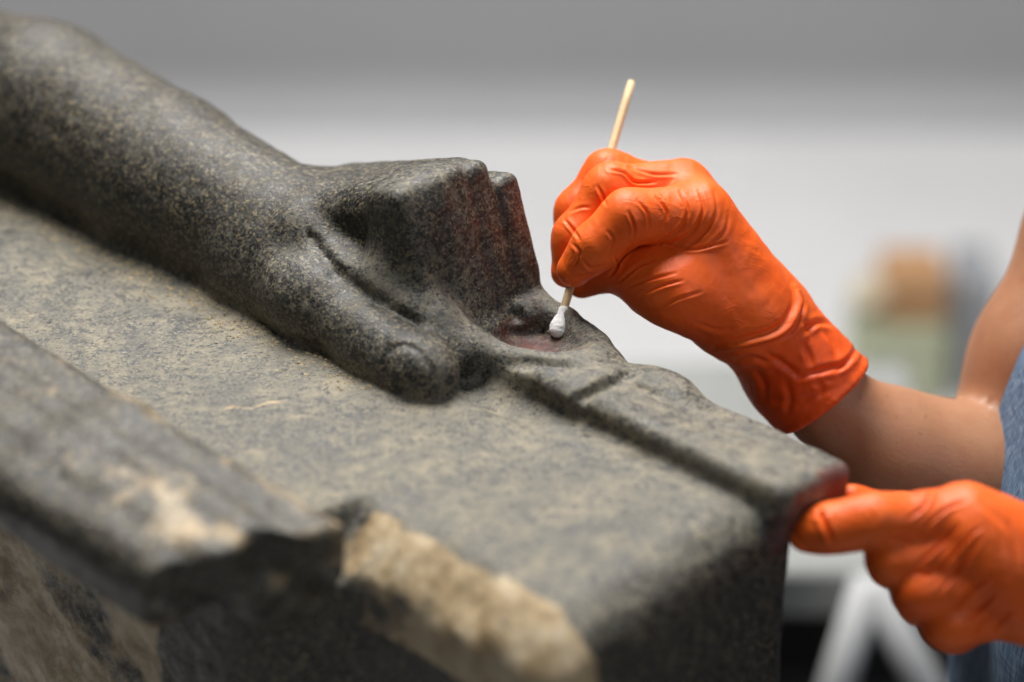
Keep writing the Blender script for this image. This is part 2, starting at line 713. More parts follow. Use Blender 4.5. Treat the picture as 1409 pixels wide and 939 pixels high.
def vnormals(V, Q):
    d1 = V[Q[:, 2]] - V[Q[:, 0]]
    d2 = V[Q[:, 3]] - V[Q[:, 1]]
    n = np.cross(d1, d2)
    N = np.zeros_like(V)
    for j in range(4):
        for a in range(3):
            N[:, a] += np.bincount(Q[:, j], n[:, a], len(V))
    return N / (np.linalg.norm(N, axis=1)[:, None] + 1e-20)


def relax(V, Q, it=1, lam=0.5):
    for _ in range(it):
        A = np.zeros_like(V)
        c = np.zeros(len(V))
        for j in range(4):
            a, b = Q[:, j], Q[:, (j + 1) % 4]
            for x in range(3):
                A[:, x] += np.bincount(a, V[b, x], len(V)) + np.bincount(b, V[a, x], len(V))
            c += np.bincount(a, minlength=len(V)) + np.bincount(b, minlength=len(V))
        V = V + lam * (A / c[:, None] - V)
    return V


def subdivide(V, Q):
    """one linear split of quads, smoothed by relax afterwards"""
    n = len(V)
    E = np.sort(np.concatenate([Q[:, [0, 1]], Q[:, [1, 2]], Q[:, [2, 3]], Q[:, [3, 0]]]), axis=1)
    key = E[:, 0].astype(np.int64) * n + E[:, 1]
    uq, inv = np.unique(key, return_inverse=True)
    ev = 0.5 * (V[uq // n] + V[uq % n])
    fv = V[Q].mean(1)
    m = len(Q)
    ei = inv.reshape(4, m) + n
    fi = np.arange(m) + n + len(uq)
    W = np.concatenate([V, ev, fv])
    R = []
    for j in range(4):
        R.append(np.stack([Q[:, j], ei[j], fi, ei[(j + 3) % 4]], 1))
    return W, np.concatenate(R)


def split_parts(V, Q, N, ids, order):
    """cut one carved solid into its parts along the seams, keeping shared normals"""
    fid = np.zeros(len(Q), int)
    c = np.sort(ids[Q], axis=1)
    fid = c[:, 1]
    out = {}
    for pid in order:
        q = Q[fid == pid]
        if len(q) == 0:
            continue
        u, inv = np.unique(q, return_inverse=True)
        out[pid] = (u, inv.reshape(q.shape))
    return out


# ------------------------------------------------------------------ setting
far = on_height(704, 172, 0.0)
YW = float(far[1])
CV = 0.07
fl = make_mesh('floor', [(-4, -2.5, 0), (4, -2.5, 0), (4, YW - CV * 0.4, 0), (-4, YW - CV * 0.4, 0)], np.array([[0, 1, 2, 3]]), MAT['floor'])
fl['kind'] = 'structure'
prof_w = [(YW - CV * 0.4 + CV * math.sin(q), 0.001 + CV * (1 - math.cos(q))) for q in np.linspace(0, math.pi / 2, 14)] + [(YW + CV * 0.6, 3.2)]
wl = make_mesh('wall', [(x, y, z) for (y, z) in prof_w for x in (-4, 4)], np.array([[2 * i, 2 * i + 1, 2 * i + 3, 2 * i + 2] for i in range(len(prof_w) - 1)]), MAT['wall'])
wl['kind'] = 'structure'


# ------------------------------------------------------------------ the statue (in lap axes u, v, w)
KILT, FOREARM, HAND, THUMB, FING, CLOTH, NHAND = 1, 2, 3, 4, 5, 6, 7


def build_statue():
    G = Solid((-0.43, -0.045, -0.20), (0.196, 0.326, 0.118), 0.0016)
    # thigh block under the kilt, with a softly rounded knee edge
    s, X = G.sl((-1, -1, -1), (1, 1, 1))
    r = 0.026
    a = np.abs(X[0] - (-0.135)) - (0.311 - r)
    w_top = -0.0015 * np.cos(X[1] * 22.0)
    b = np.abs(X[2] - (-0.16) - w_top) - (0.16 - r)
    d = np.sqrt(np.maximum(a, 0) ** 2 + np.maximum(b, 0) ** 2) + np.minimum(np.maximum(a, b), 0) - r
    vlo = np.where(X[0] > 0.0, np.minimum((X[0]) * 0.9, 0.032), 0.0) - 0.004 + 0 * X[2]
    vlo = np.where(X[2] > -0.014, -0.004, vlo)
    # the near side is flaked away towards the knee
    step = np.clip((X[0] - 0.005) / 0.06, 0, 1)
    vhi = 0.232 - 0.041 * step * step * (3 - 2 * step) + 0.0015 * np.sin(X[0] * 70 + 1.3) * np.cos(X[2] * 55)
    sd = np.maximum(X[1] - vhi, vlo - X[1])
    kk = 0.022
    hh = np.clip(kk - np.abs(d - sd), 0, None) / kk
    d = np.maximum(d, sd) + hh * hh * kk * 0.25
    G.put(s, d.astype(np.float32), 0.0, KILT)
    pl = (X[1] - 0.1700 - 0.07 * np.clip(0.06 - X[0], 0, 1)) * 0.66 + (X[2] + 0.0) * 0.75
    pl = pl + 0.0022 * np.sin(X[0] * 95 + 2 * np.sin(X[1] * 60)) + 0.0012 * np.sin(X[0] * 240 + X[2] * 150)
    pl = pl - 0.05 * np.clip(0.035 - X[0], 0, 1) / 0.035
    G.cut(s, (-pl).astype(np.float32), 0.006)

    # folded cloth hanging over the knee, its top falling away to the far side
    tilt = np.array([[1, 0, 0], [0, 0.982, 0.19], [0, -0.19, 0.982]])
    G.box((0.093, 0.0245, -0.0085), (0.0855, 0.0270, 0.0150), 0.006, 0.003, CLOTH, axes=tilt)
    G.box((0.005, 0.028, -0.009), (0.06, 0.024, 0.0155), 0.010, 0.010, CLOTH, axes=tilt)
    # bulge of cloth leaving the fist
    G.ell((0.036, 0.032, 0.001), (0.040, 0.022, 0.0110), 0.012, CLOTH)
    G.ell((0.071, 0.006, 0.001), (0.020, 0.012, 0.0085), 0.008, CLOTH)
    # rolled lip round the hollow under the fingers
    lip = [(-0.062, 0.062, 0.032), (-0.031, 0.0565, 0.018), (-0.011, 0.0475, 0.0070), (0.0175, 0.0375, 0.0035), (0.034, 0.024, 0.0030), (0.0355, 0.008, 0.0010), (0.022, -0.003, 0.0005), (-0.004, -0.009, 0.003)]
    G.chain(lip, [0.0125, 0.0125, 0.0095, 0.0075, 0.0075, 0.0075, 0.0070, 0.0075], 0.007, CLOTH, 0.006)
    # pleat lines fanning over the cloth
    G.chain_cut([(-0.002, 0.058, 0.009), (0.022, 0.046, 0.0130), (0.046, 0.030, 0.0125)], [0.0020, 0.0026, 0.0010], 0.004)
    G.chain_cut([(0.060, 0.016, 0.0085), (0.062, 0.034, 0.0105), (0.058, 0.052, 0.009)], [0.0016, 0.0026, 0.0024], 0.005)
    G.chain_cut([(0.070, 0.020, 0.0070), (0.12, 0.017, 0.0060), (0.172, 0.015, 0.0055)], [0.0012, 0.0010, 0.0004], 0.003)
    # hollow in front of the fingers, where the tip works
    G.ell((0.000, 0.0160, 0.0150), (0.030, 0.0230, 0.0155), 0.004, cut=True)
    G.chain([(0.034, 0.000, -0.002), (0.014, -0.0045, 0.0005), (-0.004, -0.0070, 0.0035), (-0.022, -0.0070, 0.008)], [0.0070, 0.0065, 0.0065, 0.0075], 0.004, CLOTH, 0.006)
    # dark notch between thumb and cloth
    G.ell((0.022, 0.064, 0.005), (0.040, 0.0105, 0.011), 0.006, cut=True)
    # groove along the near edge of the cloth
    G.chain_cut([(0.03, 0.0545, 0.002), (0.10, 0.0540, 0.0010), (0.172, 0.0540, 0.000)], [0.0046, 0.0038, 0.0026], 0.004)

    # forearm
    G.chain([(-0.47, 0.050, 0.022), (-0.345, 0.050, 0.0335), (-0.24, 0.0505, 0.0258), (-0.13, 0.051, 0.0165)],
            [0.044, 0.0480, 0.0445, 0.040], 0.012, FOREARM, 0.008)
    # back of the hand rising to the knuckles
    G.box((-0.0935, 0.0255, 0.0455), (0.055, 0.0310, 0.0215), 0.015, 0.016, HAND, axes=np.array([[0.94, 0, 0.34], [0, 1, 0], [-0.34, 0, 0.94]]))
    G.box((-0.095, 0.025, 0.020), (0.035, 0.026, 0.030), 0.012, 0.010, HAND)
    # bent fingers, upright in front
    fax = np.array([[0.957, 0, 0.29], [0, 1, 0], [-0.29, 0, 0.957]])
    for vv, hv, top, k, fu in ((0.0470, 0.0130, 0.080, 0.012, -0.003), (0.0290, 0.0120, 0.0825, 0.0060, 0.002), (0.0105, 0.0090, 0.0805, 0.0022, 0.003), (-0.0056, 0.0090, 0.0700, 0.0026, 0.005)):
        hz = (top + 0.010) * 0.5 / 0.957
        cz = -0.010 + (top + 0.010) * 0.5
        G.box((-0.0475 + fu + (0.04 - cz) * 0.29, vv, cz), (0.0130, hv, hz), 0.0058, k, FING, axes=fax)
    # broken fingertip ledge
    G.box((-0.044, 0.012, -0.002), (0.022, 0.022, 0.011), 0.006, 0.006, FING)
    G.ell((-0.025, 0.026, 0.005), (0.009, 0.010, 0.007), 0.004, FING)
    G.ell((-0.019, 0.004, 0.006), (0.009, 0.013, 0.009), 0.004, FING)
    G.ell((-0.015, 0.0135, 0.012), (0.006, 0.0045, 0.0050), 0.002, cut=True)
    G.ell((-0.006, -0.006, 0.017), (0.007, 0.007, 0.005), 0.002, cut=True)
    # roll above the thumb
    G.chain([(-0.118, 0.062, 0.040), (-0.080, 0.0655, 0.0300), (-0.040, 0.0620, 0.0195), (-0.012, 0.055, 0.0085)], [0.014, 0.0105, 0.0115, 0.010], 0.006, THUMB, 0.01)
    # thumb laid along the lap
    G.chain([(-0.145, 0.062, 0.016), (-0.095, 0.0755, 0.0165), (-0.048, 0.0800, 0.0105), (-0.020, 0.0800, 0.0090), (-0.010, 0.0785, 0.0080)],
            [0.034, 0.0205, 0.0152, 0.0143, 0.0132], 0.0050, THUMB, 0.014)
    G.chain_cut([(-0.105, 0.0680, 0.0455), (-0.078, 0.0760, 0.0372), (-0.050, 0.0750, 0.0305), (-0.028, 0.0700, 0.0250)], [0.0006, 0.0013, 0.0014, 0.0006], 0.005)

    # near hand lying flat at the lap's broken side
    G.box((-0.150, 0.258, 0.017), (0.19, 0.034, 0.021), 0.014, 0.008, NHAND, axes=np.array([[0.9992, 0.0, -0.04], [0, 1, 0], [0.04, 0, 0.9992]]))
    for i, (vv, tip, top) in enumerate([(0.231, 0.094, 0.0265), (0.2505, 0.086, 0.028), (0.2700, 0.068, 0.027), (0.2870, 0.045, 0.023)]):
        G.chain([(-0.22, vv + 0.004, top + 0.009), (-0.05, vv, top), (tip, vv - 0.004, top - 0.006)], [0.0165, 0.0140, 0.0130], 0.007, NHAND, 0.01)
    G.box((-0.010, 0.236, 0.006), (0.080, 0.022, 0.014), 0.006, 0.004, NHAND)
    # its fingertips are broken away
    s2, X2 = G.sl((0.0, 0.185, 0.001), (0.19, 0.33, 0.09))
    cutp = 0.070 - X2[0] - 0.45 * (X2[1] - 0.231) - 0.25 * (X2[2] - 0.03) + 0.004 * np.sin(X2[1] * 170) + 0.002 * np.sin(X2[2] * 260)
    G.cut(s2, (cutp + 0 * X2[1]).astype(np.float32), 0.002)

    V, Q, ids = G.mesh()
    V = relax(V, Q, 2, 0.4)
    N = vnormals(V, Q)
    # thumb nail: a fine sunk line round a low plate
    an_ = np.arctan2(V[:, 2] - 0.0090, V[:, 1] - 0.0795)
    dn = np.sqrt(((V[:, 0] + 0.013) / 0.0125) ** 2 + ((an_ - 0.55) / 0.62) ** 2)
    on_thumb = (ids == THUMB) & (V[:, 0] > -0.035)
    V = V + N * (on_thumb * (-0.0011 * np.exp(-((dn - 1) / 0.13) ** 2) * np.clip((0.004 - V[:, 0]) / 0.008, 0, 1) - 0.0004 * (dn < 1)))[:, None]
    # weathering: dents, pitting
    low = fbm(V, 38, 3, 5)
    fine = fbm(V, 210, 3, 11)
    pit = vnoise(V, 330, 23)
    pm = np.clip(vnoise(V, 45, 31) + 0.2, 0, 1)
    rough_break = np.clip((V[:, 1] - 0.175) / 0.02, 0, 1)
    disp = 0.0007 * low + 0.00022 * fine - 0.0006 * np.clip(pit - 0.62, 0, 1) * 2.0 * pm + rough_break * np.where(ids == NHAND, 0.0004, 0.0009) * fbm(V, 80, 3, 41)
    V = V + N * disp[:, None]
    N = vnormals(V, Q)
    u, v, w = V.T
    up = np.clip(N[:, 2], 0, 1)
    # crust: heavy on kilt and cloth, thin on the carved arm
    dust = np.where(ids == KILT, 0.78, 0.0) + np.where(ids == CLOTH, 0.80, 0) + np.where(ids == THUMB, 0.42, 0) + np.where((ids == HAND) | (ids == FOREARM), 0.26, 0) + np.where(ids == FING, 0.46, 0) + np.where(ids == NHAND, 0.30, 0)
    for _ in range(14):
        acc = np.zeros(len(V))
        cc = np.zeros(len(V))
        for j in range(4):
            acc += np.bincount(Q[:, j], dust[Q].mean(1), len(V))
            cc += np.bincount(Q[:, j], minlength=len(V))
        dust = acc / cc
    front = np.clip((u - 0.166) / 0.010, 0, 1) * (w < -0.004)
    dust = dust * (1 - 0.75 * front)
    dust = dust * np.where((ids == KILT) & (w < -0.025), 0.3, 1.0)
    # grit in the corner between arm and lap
    seam = np.exp(-((v - 0.103) / 0.010) ** 2) * (w < 0.012) * (u < -0.03)
    dust = np.clip(dust + 0.28 * seam, 0, 1)
    hol = np.exp(-((u + 0.004) / 0.024) ** 2 - ((v - 0.014) / 0.018) ** 2) * (w < 0.010)
    dust = dust * (1 - 0.72 * hol)
    chip = np.zeros(len(V))
    # fresh breaks: flaked near edge, fingertips, lower side
    edge = np.exp(-((v - 0.181) / 0.0130) ** 4) * np.clip((u - 0.02) / 0.03, 0, 1) * (w > -0.045)
    chip = np.maximum(chip, 1.1 * edge * (0.80 + 0.50 * fbm(V, 30, 2, 77)))
    chip = np.maximum(chip, 0.8 * (v > 0.205) * np.clip((-0.03 - u) / 0.012, 0, 1) * np.clip((-0.02 - w) / 0.02, 0, 1) * np.clip(1.1 + 0.6 * fbm(V, 22, 2, 61), 0, 1.1))
    chip = np.maximum(chip, 0.6 * (v > 0.18) * np.exp(-((u - 0.05) / 0.025) ** 2) * (w < -0.002) * (w > -0.035) * np.clip(0.6 + fbm(V, 35, 2, 63), 0, 1))
    # one pale scratch on the lap
    fa, fb = (on_height(308, 568, LZ) - S), (on_height(382, 559, LZ) - S)
    fa, fb = np.array([fa @ e1, fa @ e2]), np.array([fb @ e1, fb @ e2])
    tt = np.clip(((V[:, :2] - fa) @ (fb - fa)) / ((fb - fa) @ (fb - fa)), 0, 1)
    dd = np.linalg.norm(V[:, :2] - fa - tt[:, None] * (fb - fa) + 0.0016 * np.stack([np.sin(tt * 9), np.cos(tt * 7)], 1), axis=1)
    chip = np.maximum(chip, (ids == KILT) * 0.68 * np.exp(-(dd / (0.0022 + 0.0014 * np.sin(tt * 5 + 0.5) ** 2)) ** 2) * (np.abs(w) < 0.006))
    nh = (ids == NHAND) & (N[:, 2] > 0.3)
    st = vnoise(V * np.array([0.14, 1.0, 1.0]), 85, 91) + 0.4 * vnoise(V * np.array([0.4, 1.0, 1.0]), 90, 93)
    chip = np.maximum(chip, nh * np.clip(0.22 + 0.28 * st + 0.8 * u, 0, 0.50))
    # pigment: hollow, finger grooves, knee end of the cloth
    pig = np.zeros(len(V))
    pig = np.maximum(pig, np.exp(-((u - 0.002) / 0.022) ** 2 - ((v - 0.020) / 0.016) ** 2) * (w < 0.009) * (w > -0.01) * 1.2)
    pig = np.maximum(pig, np.clip((u - 0.170) / 0.006, 0, 1) * (v < 0.055) * (w > -0.022) * (w < 0.006))
    for a0, b0 in (((-0.036, 0.019), (-0.016, 0.0175)), ((-0.028, 0.002), (-0.008, 0.001))):
        tt = np.clip((0.066 - w) / 0.066, 0, 1)
        cu = a0[0] + (b0[0] - a0[0]) * tt
        cv = a0[1] + (b0[1] - a0[1]) * tt
        pig = np.maximum(pig, 0.30 * np.exp(-((v - cv) / 0.0022) ** 2) * (np.abs(u - cu) < 0.02) * (w > 0.004) * (ids == FING))
    pig = np.maximum(pig, 0.15 * (ids == FING) * np.exp(-((v + 0.013) / 0.004) ** 2) * (w > 0.01))
    Q = Q[:, ::-1].copy()           # the lap axes are left-handed
    # crumbs of dirt in the corner between arm and lap
    band = np.where((ids == KILT) & (N[:, 2] > 0.8) & (v > 0.094) & (v < 0.126) & (u < -0.03) & (u > -0.33) & (np.abs(w) < 0.004))[0]
    rng = np.random.default_rng(7)
    wt = np.exp(-((v[band] - 0.098) / 0.011) ** 2) + 0.04
    pick = rng.choice(band, 900, p=wt / wt.sum())
    gv, gf = [], []
    base_f = [(0, 1, 2), (0, 2, 3), (0, 3, 4), (0, 4, 1), (5, 2, 1), (5, 3, 2), (5, 4, 3), (5, 1, 4)]
    oct_ = np.array([(0, 0, 1), (1, 0, 0), (0, 1, 0), (-1, 0, 0), (0, -1, 0), (0, 0, -1)], float)
    for i_ in pick:
        sz = 0.00035 + 0.00085 * rng.random() ** 2.5
        pt = V[i_] + np.array([rng.normal(0, 0.001), rng.normal(0, 0.001), 0.0002])
        gf += [tuple(b_ + len(gv) for b_ in f_) for f_ in base_f]
        gv += list(pt + oct_ * sz * (0.6 + 0.8 * rng.random((6, 1))) * np.array([1.3, 1.0, 0.7]))
    grit = make_mesh('grit', S + np.array(gv) @ LAP, np.array(gf)[:, ::-1], MAT['grit'], None, smooth=False)
    grit['kind'] = 'stuff'
    grit['label'] = 'loose pale grit lying along the carved forearm on the lap'
    grit['category'] = 'grit'
    # into the world
    Wd = S + V @ LAP
    Nw = N @ LAP
    root = empty('statue', lap(-0.12, 0.11, -0.72), 'dark speckled granite statue with clenched hand and folded cloth on its lap', 'statue')
    names = {KILT: 'kilt', FOREARM: 'forearm', HAND: 'clenched_hand', CLOTH: 'folded_cloth', NHAND: 'flat_hand'}
    parts = split_parts(V, Q, N, ids, [KILT, FOREARM, HAND, CLOTH, NHAND, THUMB, FING])
    made = {}
    for pid, nm in names.items():
        uix, q = parts[pid]
        made[pid] = make_mesh(nm, Wd[uix], q, MAT['stone'], root, normals=Nw[uix], attrs={'dust': dust[uix], 'chip': chip[uix], 'pigment': pig[uix]})
    for pid, nm in ((THUMB, 'thumb'), (FING, 'finger')):
        uix, q = parts[pid]
        if pid == THUMB:
            made[pid] = make_mesh(nm, Wd[uix], q, MAT['stone'], made[HAND], normals=Nw[uix], attrs={'dust': dust[uix], 'chip': chip[uix], 'pigment': pig[uix]})
        else:
            # each bent finger is a piece of its own
            vc = V[q2 := uix][:, 1]
            fc = vc[q].mean(1)
            for lo_, hi_ in ((0.0385, 1), (0.0185, 0.0385), (0.0018, 0.0185), (-1, 0.0018)):
                qq = q[(fc >= lo_) & (fc < hi_)]
                if len(qq) == 0:
                    continue
                uu, inv = np.unique(qq, return_inverse=True)
                ix = uix[uu]
                make_mesh('finger', Wd[ix], inv.reshape(qq.shape), MAT['stone'], made[HAND], normals=Nw[ix], attrs={'dust': dust[ix], 'chip': chip[ix], 'pigment': pig[ix]})
    # lower body of the block, below the picture
    V0, F0 = box_geo((-0.126, 0.106, -0.455), (0.30, 0.118, 0.262), None, 0.012)
    lower = make_mesh('seat_block', S + V0 @ LAP, obj_faces([f[::-1] for f in F0]), MAT['stone'], root, smooth=False, attrs={'dust': np.full(len(V0), 0.3), 'chip': np.zeros(len(V0)), 'pigment': np.zeros(len(V0))})
    made[KILT]['label'] = 'mottled grey lap of the kilt with a flaked tan edge'
    made[NHAND]['label'] = 'worn flat hand with broken fingertips'
    return root


statue = build_statue()
pl_c = lap(-0.12, 0.11, 0) * np.array([1, 1, 0]) + np.array([0, 0, 0.0905])
pl_o = box('plinth', pl_c, (0.52, 0.46, 0.0895), MAT['plinth'], None, axes=LAP, bev=0.004, origin=pl_c - np.array([0, 0, 0.0895]))  # out of view; widened to block light bounced off the floor
pl_o['label'] = 'unseen plinth under the granite statue, wide and black to block floor bounce'
pl_o['category'] = 'plinth'


# ------------------------------------------------------------------ cotton swab
SW0 = at(768, 452, -0.002)
SW1 = at(869, 113, 0.062)
sw_root = empty('cotton_swab', SW0, 'long wooden cotton swab held in the orange glove, tip in the hollow', 'swab')
axis = (SW1 - SW0) / np.linalg.norm(SW1 - SW0)
stick = tube('stick', [SW0 + (SW1 - SW0) * t for t in np.linspace(0.01, 1, 12)], [0.00215] * 11 + [0.0019], MAT['wood'], sw_root, 14)
# wound cotton bud
prof = [(-0.0048, 0.0009), (-0.0041, 0.0026), (-0.0026, 0.0039), (-0.0004, 0.0044), (0.0020, 0.0043), (0.0050, 0.0037), (0.0080, 0.0031), (0.0108, 0.0028), (0.0120, 0.0021)]
zz = np.linspace(prof[0][0], prof[-1][0], 34)
rr = np.interp(zz, [p[0] for p in prof], [p[1] for p in prof])
Vt, Ft = tube_geo([SW0 + axis * z for z in zz], rr, 28)
cen = (Vt - SW0) @ axis
rad = Vt - SW0 - cen[:, None] * axis
Vt = Vt + rad * (0.055 * fbm(Vt, 500, 2, 3) + 0.035 * fbm(Vt, 1500, 2, 8))[:, None]
make_mesh('cotton_tip', Vt, obj_faces(Ft), MAT['cotton'], sw_root)


rng_c = np.random.default_rng(3)
fv, ff = [], []
pick_c = rng_c.choice(len(Vt), 70)
for i_ in pick_c:
    nrm = (Vt[i_] - SW0) - ((Vt[i_] - SW0) @ axis) * axis
    nrm /= np.linalg.norm(nrm) + 1e-9
    dr = nrm * 0.6 + rng_c.normal(0, 0.6, 3)
    p_ = [Vt[i_] + dr * 0.0016 * q + rng_c.normal(0, 0.00022, 3) * q for q in (0, 0.5, 1.0)]
    tv, tf_ = tube_geo(p_, [0.00006] * 3, 4)
    ff += [[b_ + len(fv) for b_ in f_] for f_ in tf_]
    fv += list(tv)
fz = make_mesh('cotton_fuzz', np.array(fv), obj_faces(ff), MAT['cotton'], sw_root)
fz['kind'] = 'stuff'


# ------------------------------------------------------------------ person: gloves first
def project(Vw):
    d = Vw - CAM
    z = d @ fw
    return np.stack([704.5 + FPX * (d @ rt) / z, 469.5 - FPX * (d @ upv) / z], 1)


def poly_dist(P2, line):
    """distance to a polyline, signed by side, and how far along it"""
    line = np.asarray(line, float)
    # smooth the polyline
    t = np.linspace(0, len(line) - 1, (len(line) - 1) * 8 + 1)
    k = np.arange(len(line))
    if len(line) > 2:
        base = np.stack([np.interp(t, k, line[:, j]) for j in range(2)], 1)
        for _ in range(6):
            base[1:-1] = 0.25 * base[:-2] + 0.5 * base[1:-1] + 0.25 * base[2:]
        line = base
    best = np.full(len(P2), 1e9)
    side = np.zeros(len(P2))
    along = np.zeros(len(P2))
    seg = np.linalg.norm(np.diff(line, axis=0), axis=1)
    cum = np.concatenate([[0], np.cumsum(seg)])
    for i in range(len(line) - 1):
        a, b = line[i], line[i + 1]
        ba = b - a
        q = P2 - a
        tt = np.clip((q @ ba) / (ba @ ba), 0, 1)
        r = q - tt[:, None] * ba
        d = np.hypot(r[:, 0], r[:, 1])
        m = d < best
        best[m] = d[m]
        side[m] = np.sign(ba[0] * q[m, 1] - ba[1] * q[m, 0])
        along[m] = (cum[i] + tt[m] * seg[i]) / cum[-1]
    return best, side, along


def wrinkle(V, N, lines, mask=None):
    """push folds of the thin glove in and out along given lines on the side we see"""
    P2 = project(V)
    facing = np.clip(-(N @ (fw)) * 2.5 + 0.2, 0, 1)
    D = np.zeros(len(V))
    for line, amp, wid in lines:
        arr = np.asarray(line, float)
        lo, hi = arr.min(0) - 5 * wid - 4, arr.max(0) + 5 * wid + 4
        m = np.where((P2[:, 0] > lo[0]) & (P2[:, 0] < hi[0]) & (P2[:, 1] > lo[1]) & (P2[:, 1] < hi[1]) & (facing > 0))[0]
        if len(m) == 0:
            continue
        d, sgn, al = poly_dist(P2[m], line)
        taper = np.clip(np.sin(np.clip(al, 0.02, 0.98) * math.pi), 0, 1) ** 0.6
        sd = d * sgn
        prof_ = -np.exp(-(sd / wid) ** 2) + 0.62 * np.exp(-((sd - 1.9 * wid) / (1.15 * wid)) ** 2) + 0.25 * np.exp(-((sd + 2.0 * wid) / (1.3 * wid)) ** 2)
        D[m] += amp * prof_ * taper * facing[m]
    if mask is not None:
        D = D * mask
    return V + N * D[:, None]


def finish_glove(G, lines, name, parent, loose_fn, amp=1.0, seed=0, fold=1.0, mask_fn=None):
    V, Q, ids = G.mesh()
    V = relax(V, Q, 2, 0.5)
    V, Q = subdivide(V, Q)
    V = relax(V, Q, 2, 0.5)
    N = vnormals(V, Q)
    V = V + N * (0.00045 * amp * fbm(V, 75, 2, seed) + 0.00025 * amp * fbm(V * np.array([1, 0.5, 0.8]), 190, 2, seed + 9))[:, None]
    V = wrinkle(V, N, [(a, b * fold, c) for a, b, c in lines], None if mask_fn is None else mask_fn(V))
    return make_mesh(name, V, Q, MAT['glove'], parent, attrs={'loose': loose_fn(V)})


PERSON = empty('person', (0.47, 0.05, 0.0), 'person in a denim apron and orange gloves cleaning the stone', 'person')


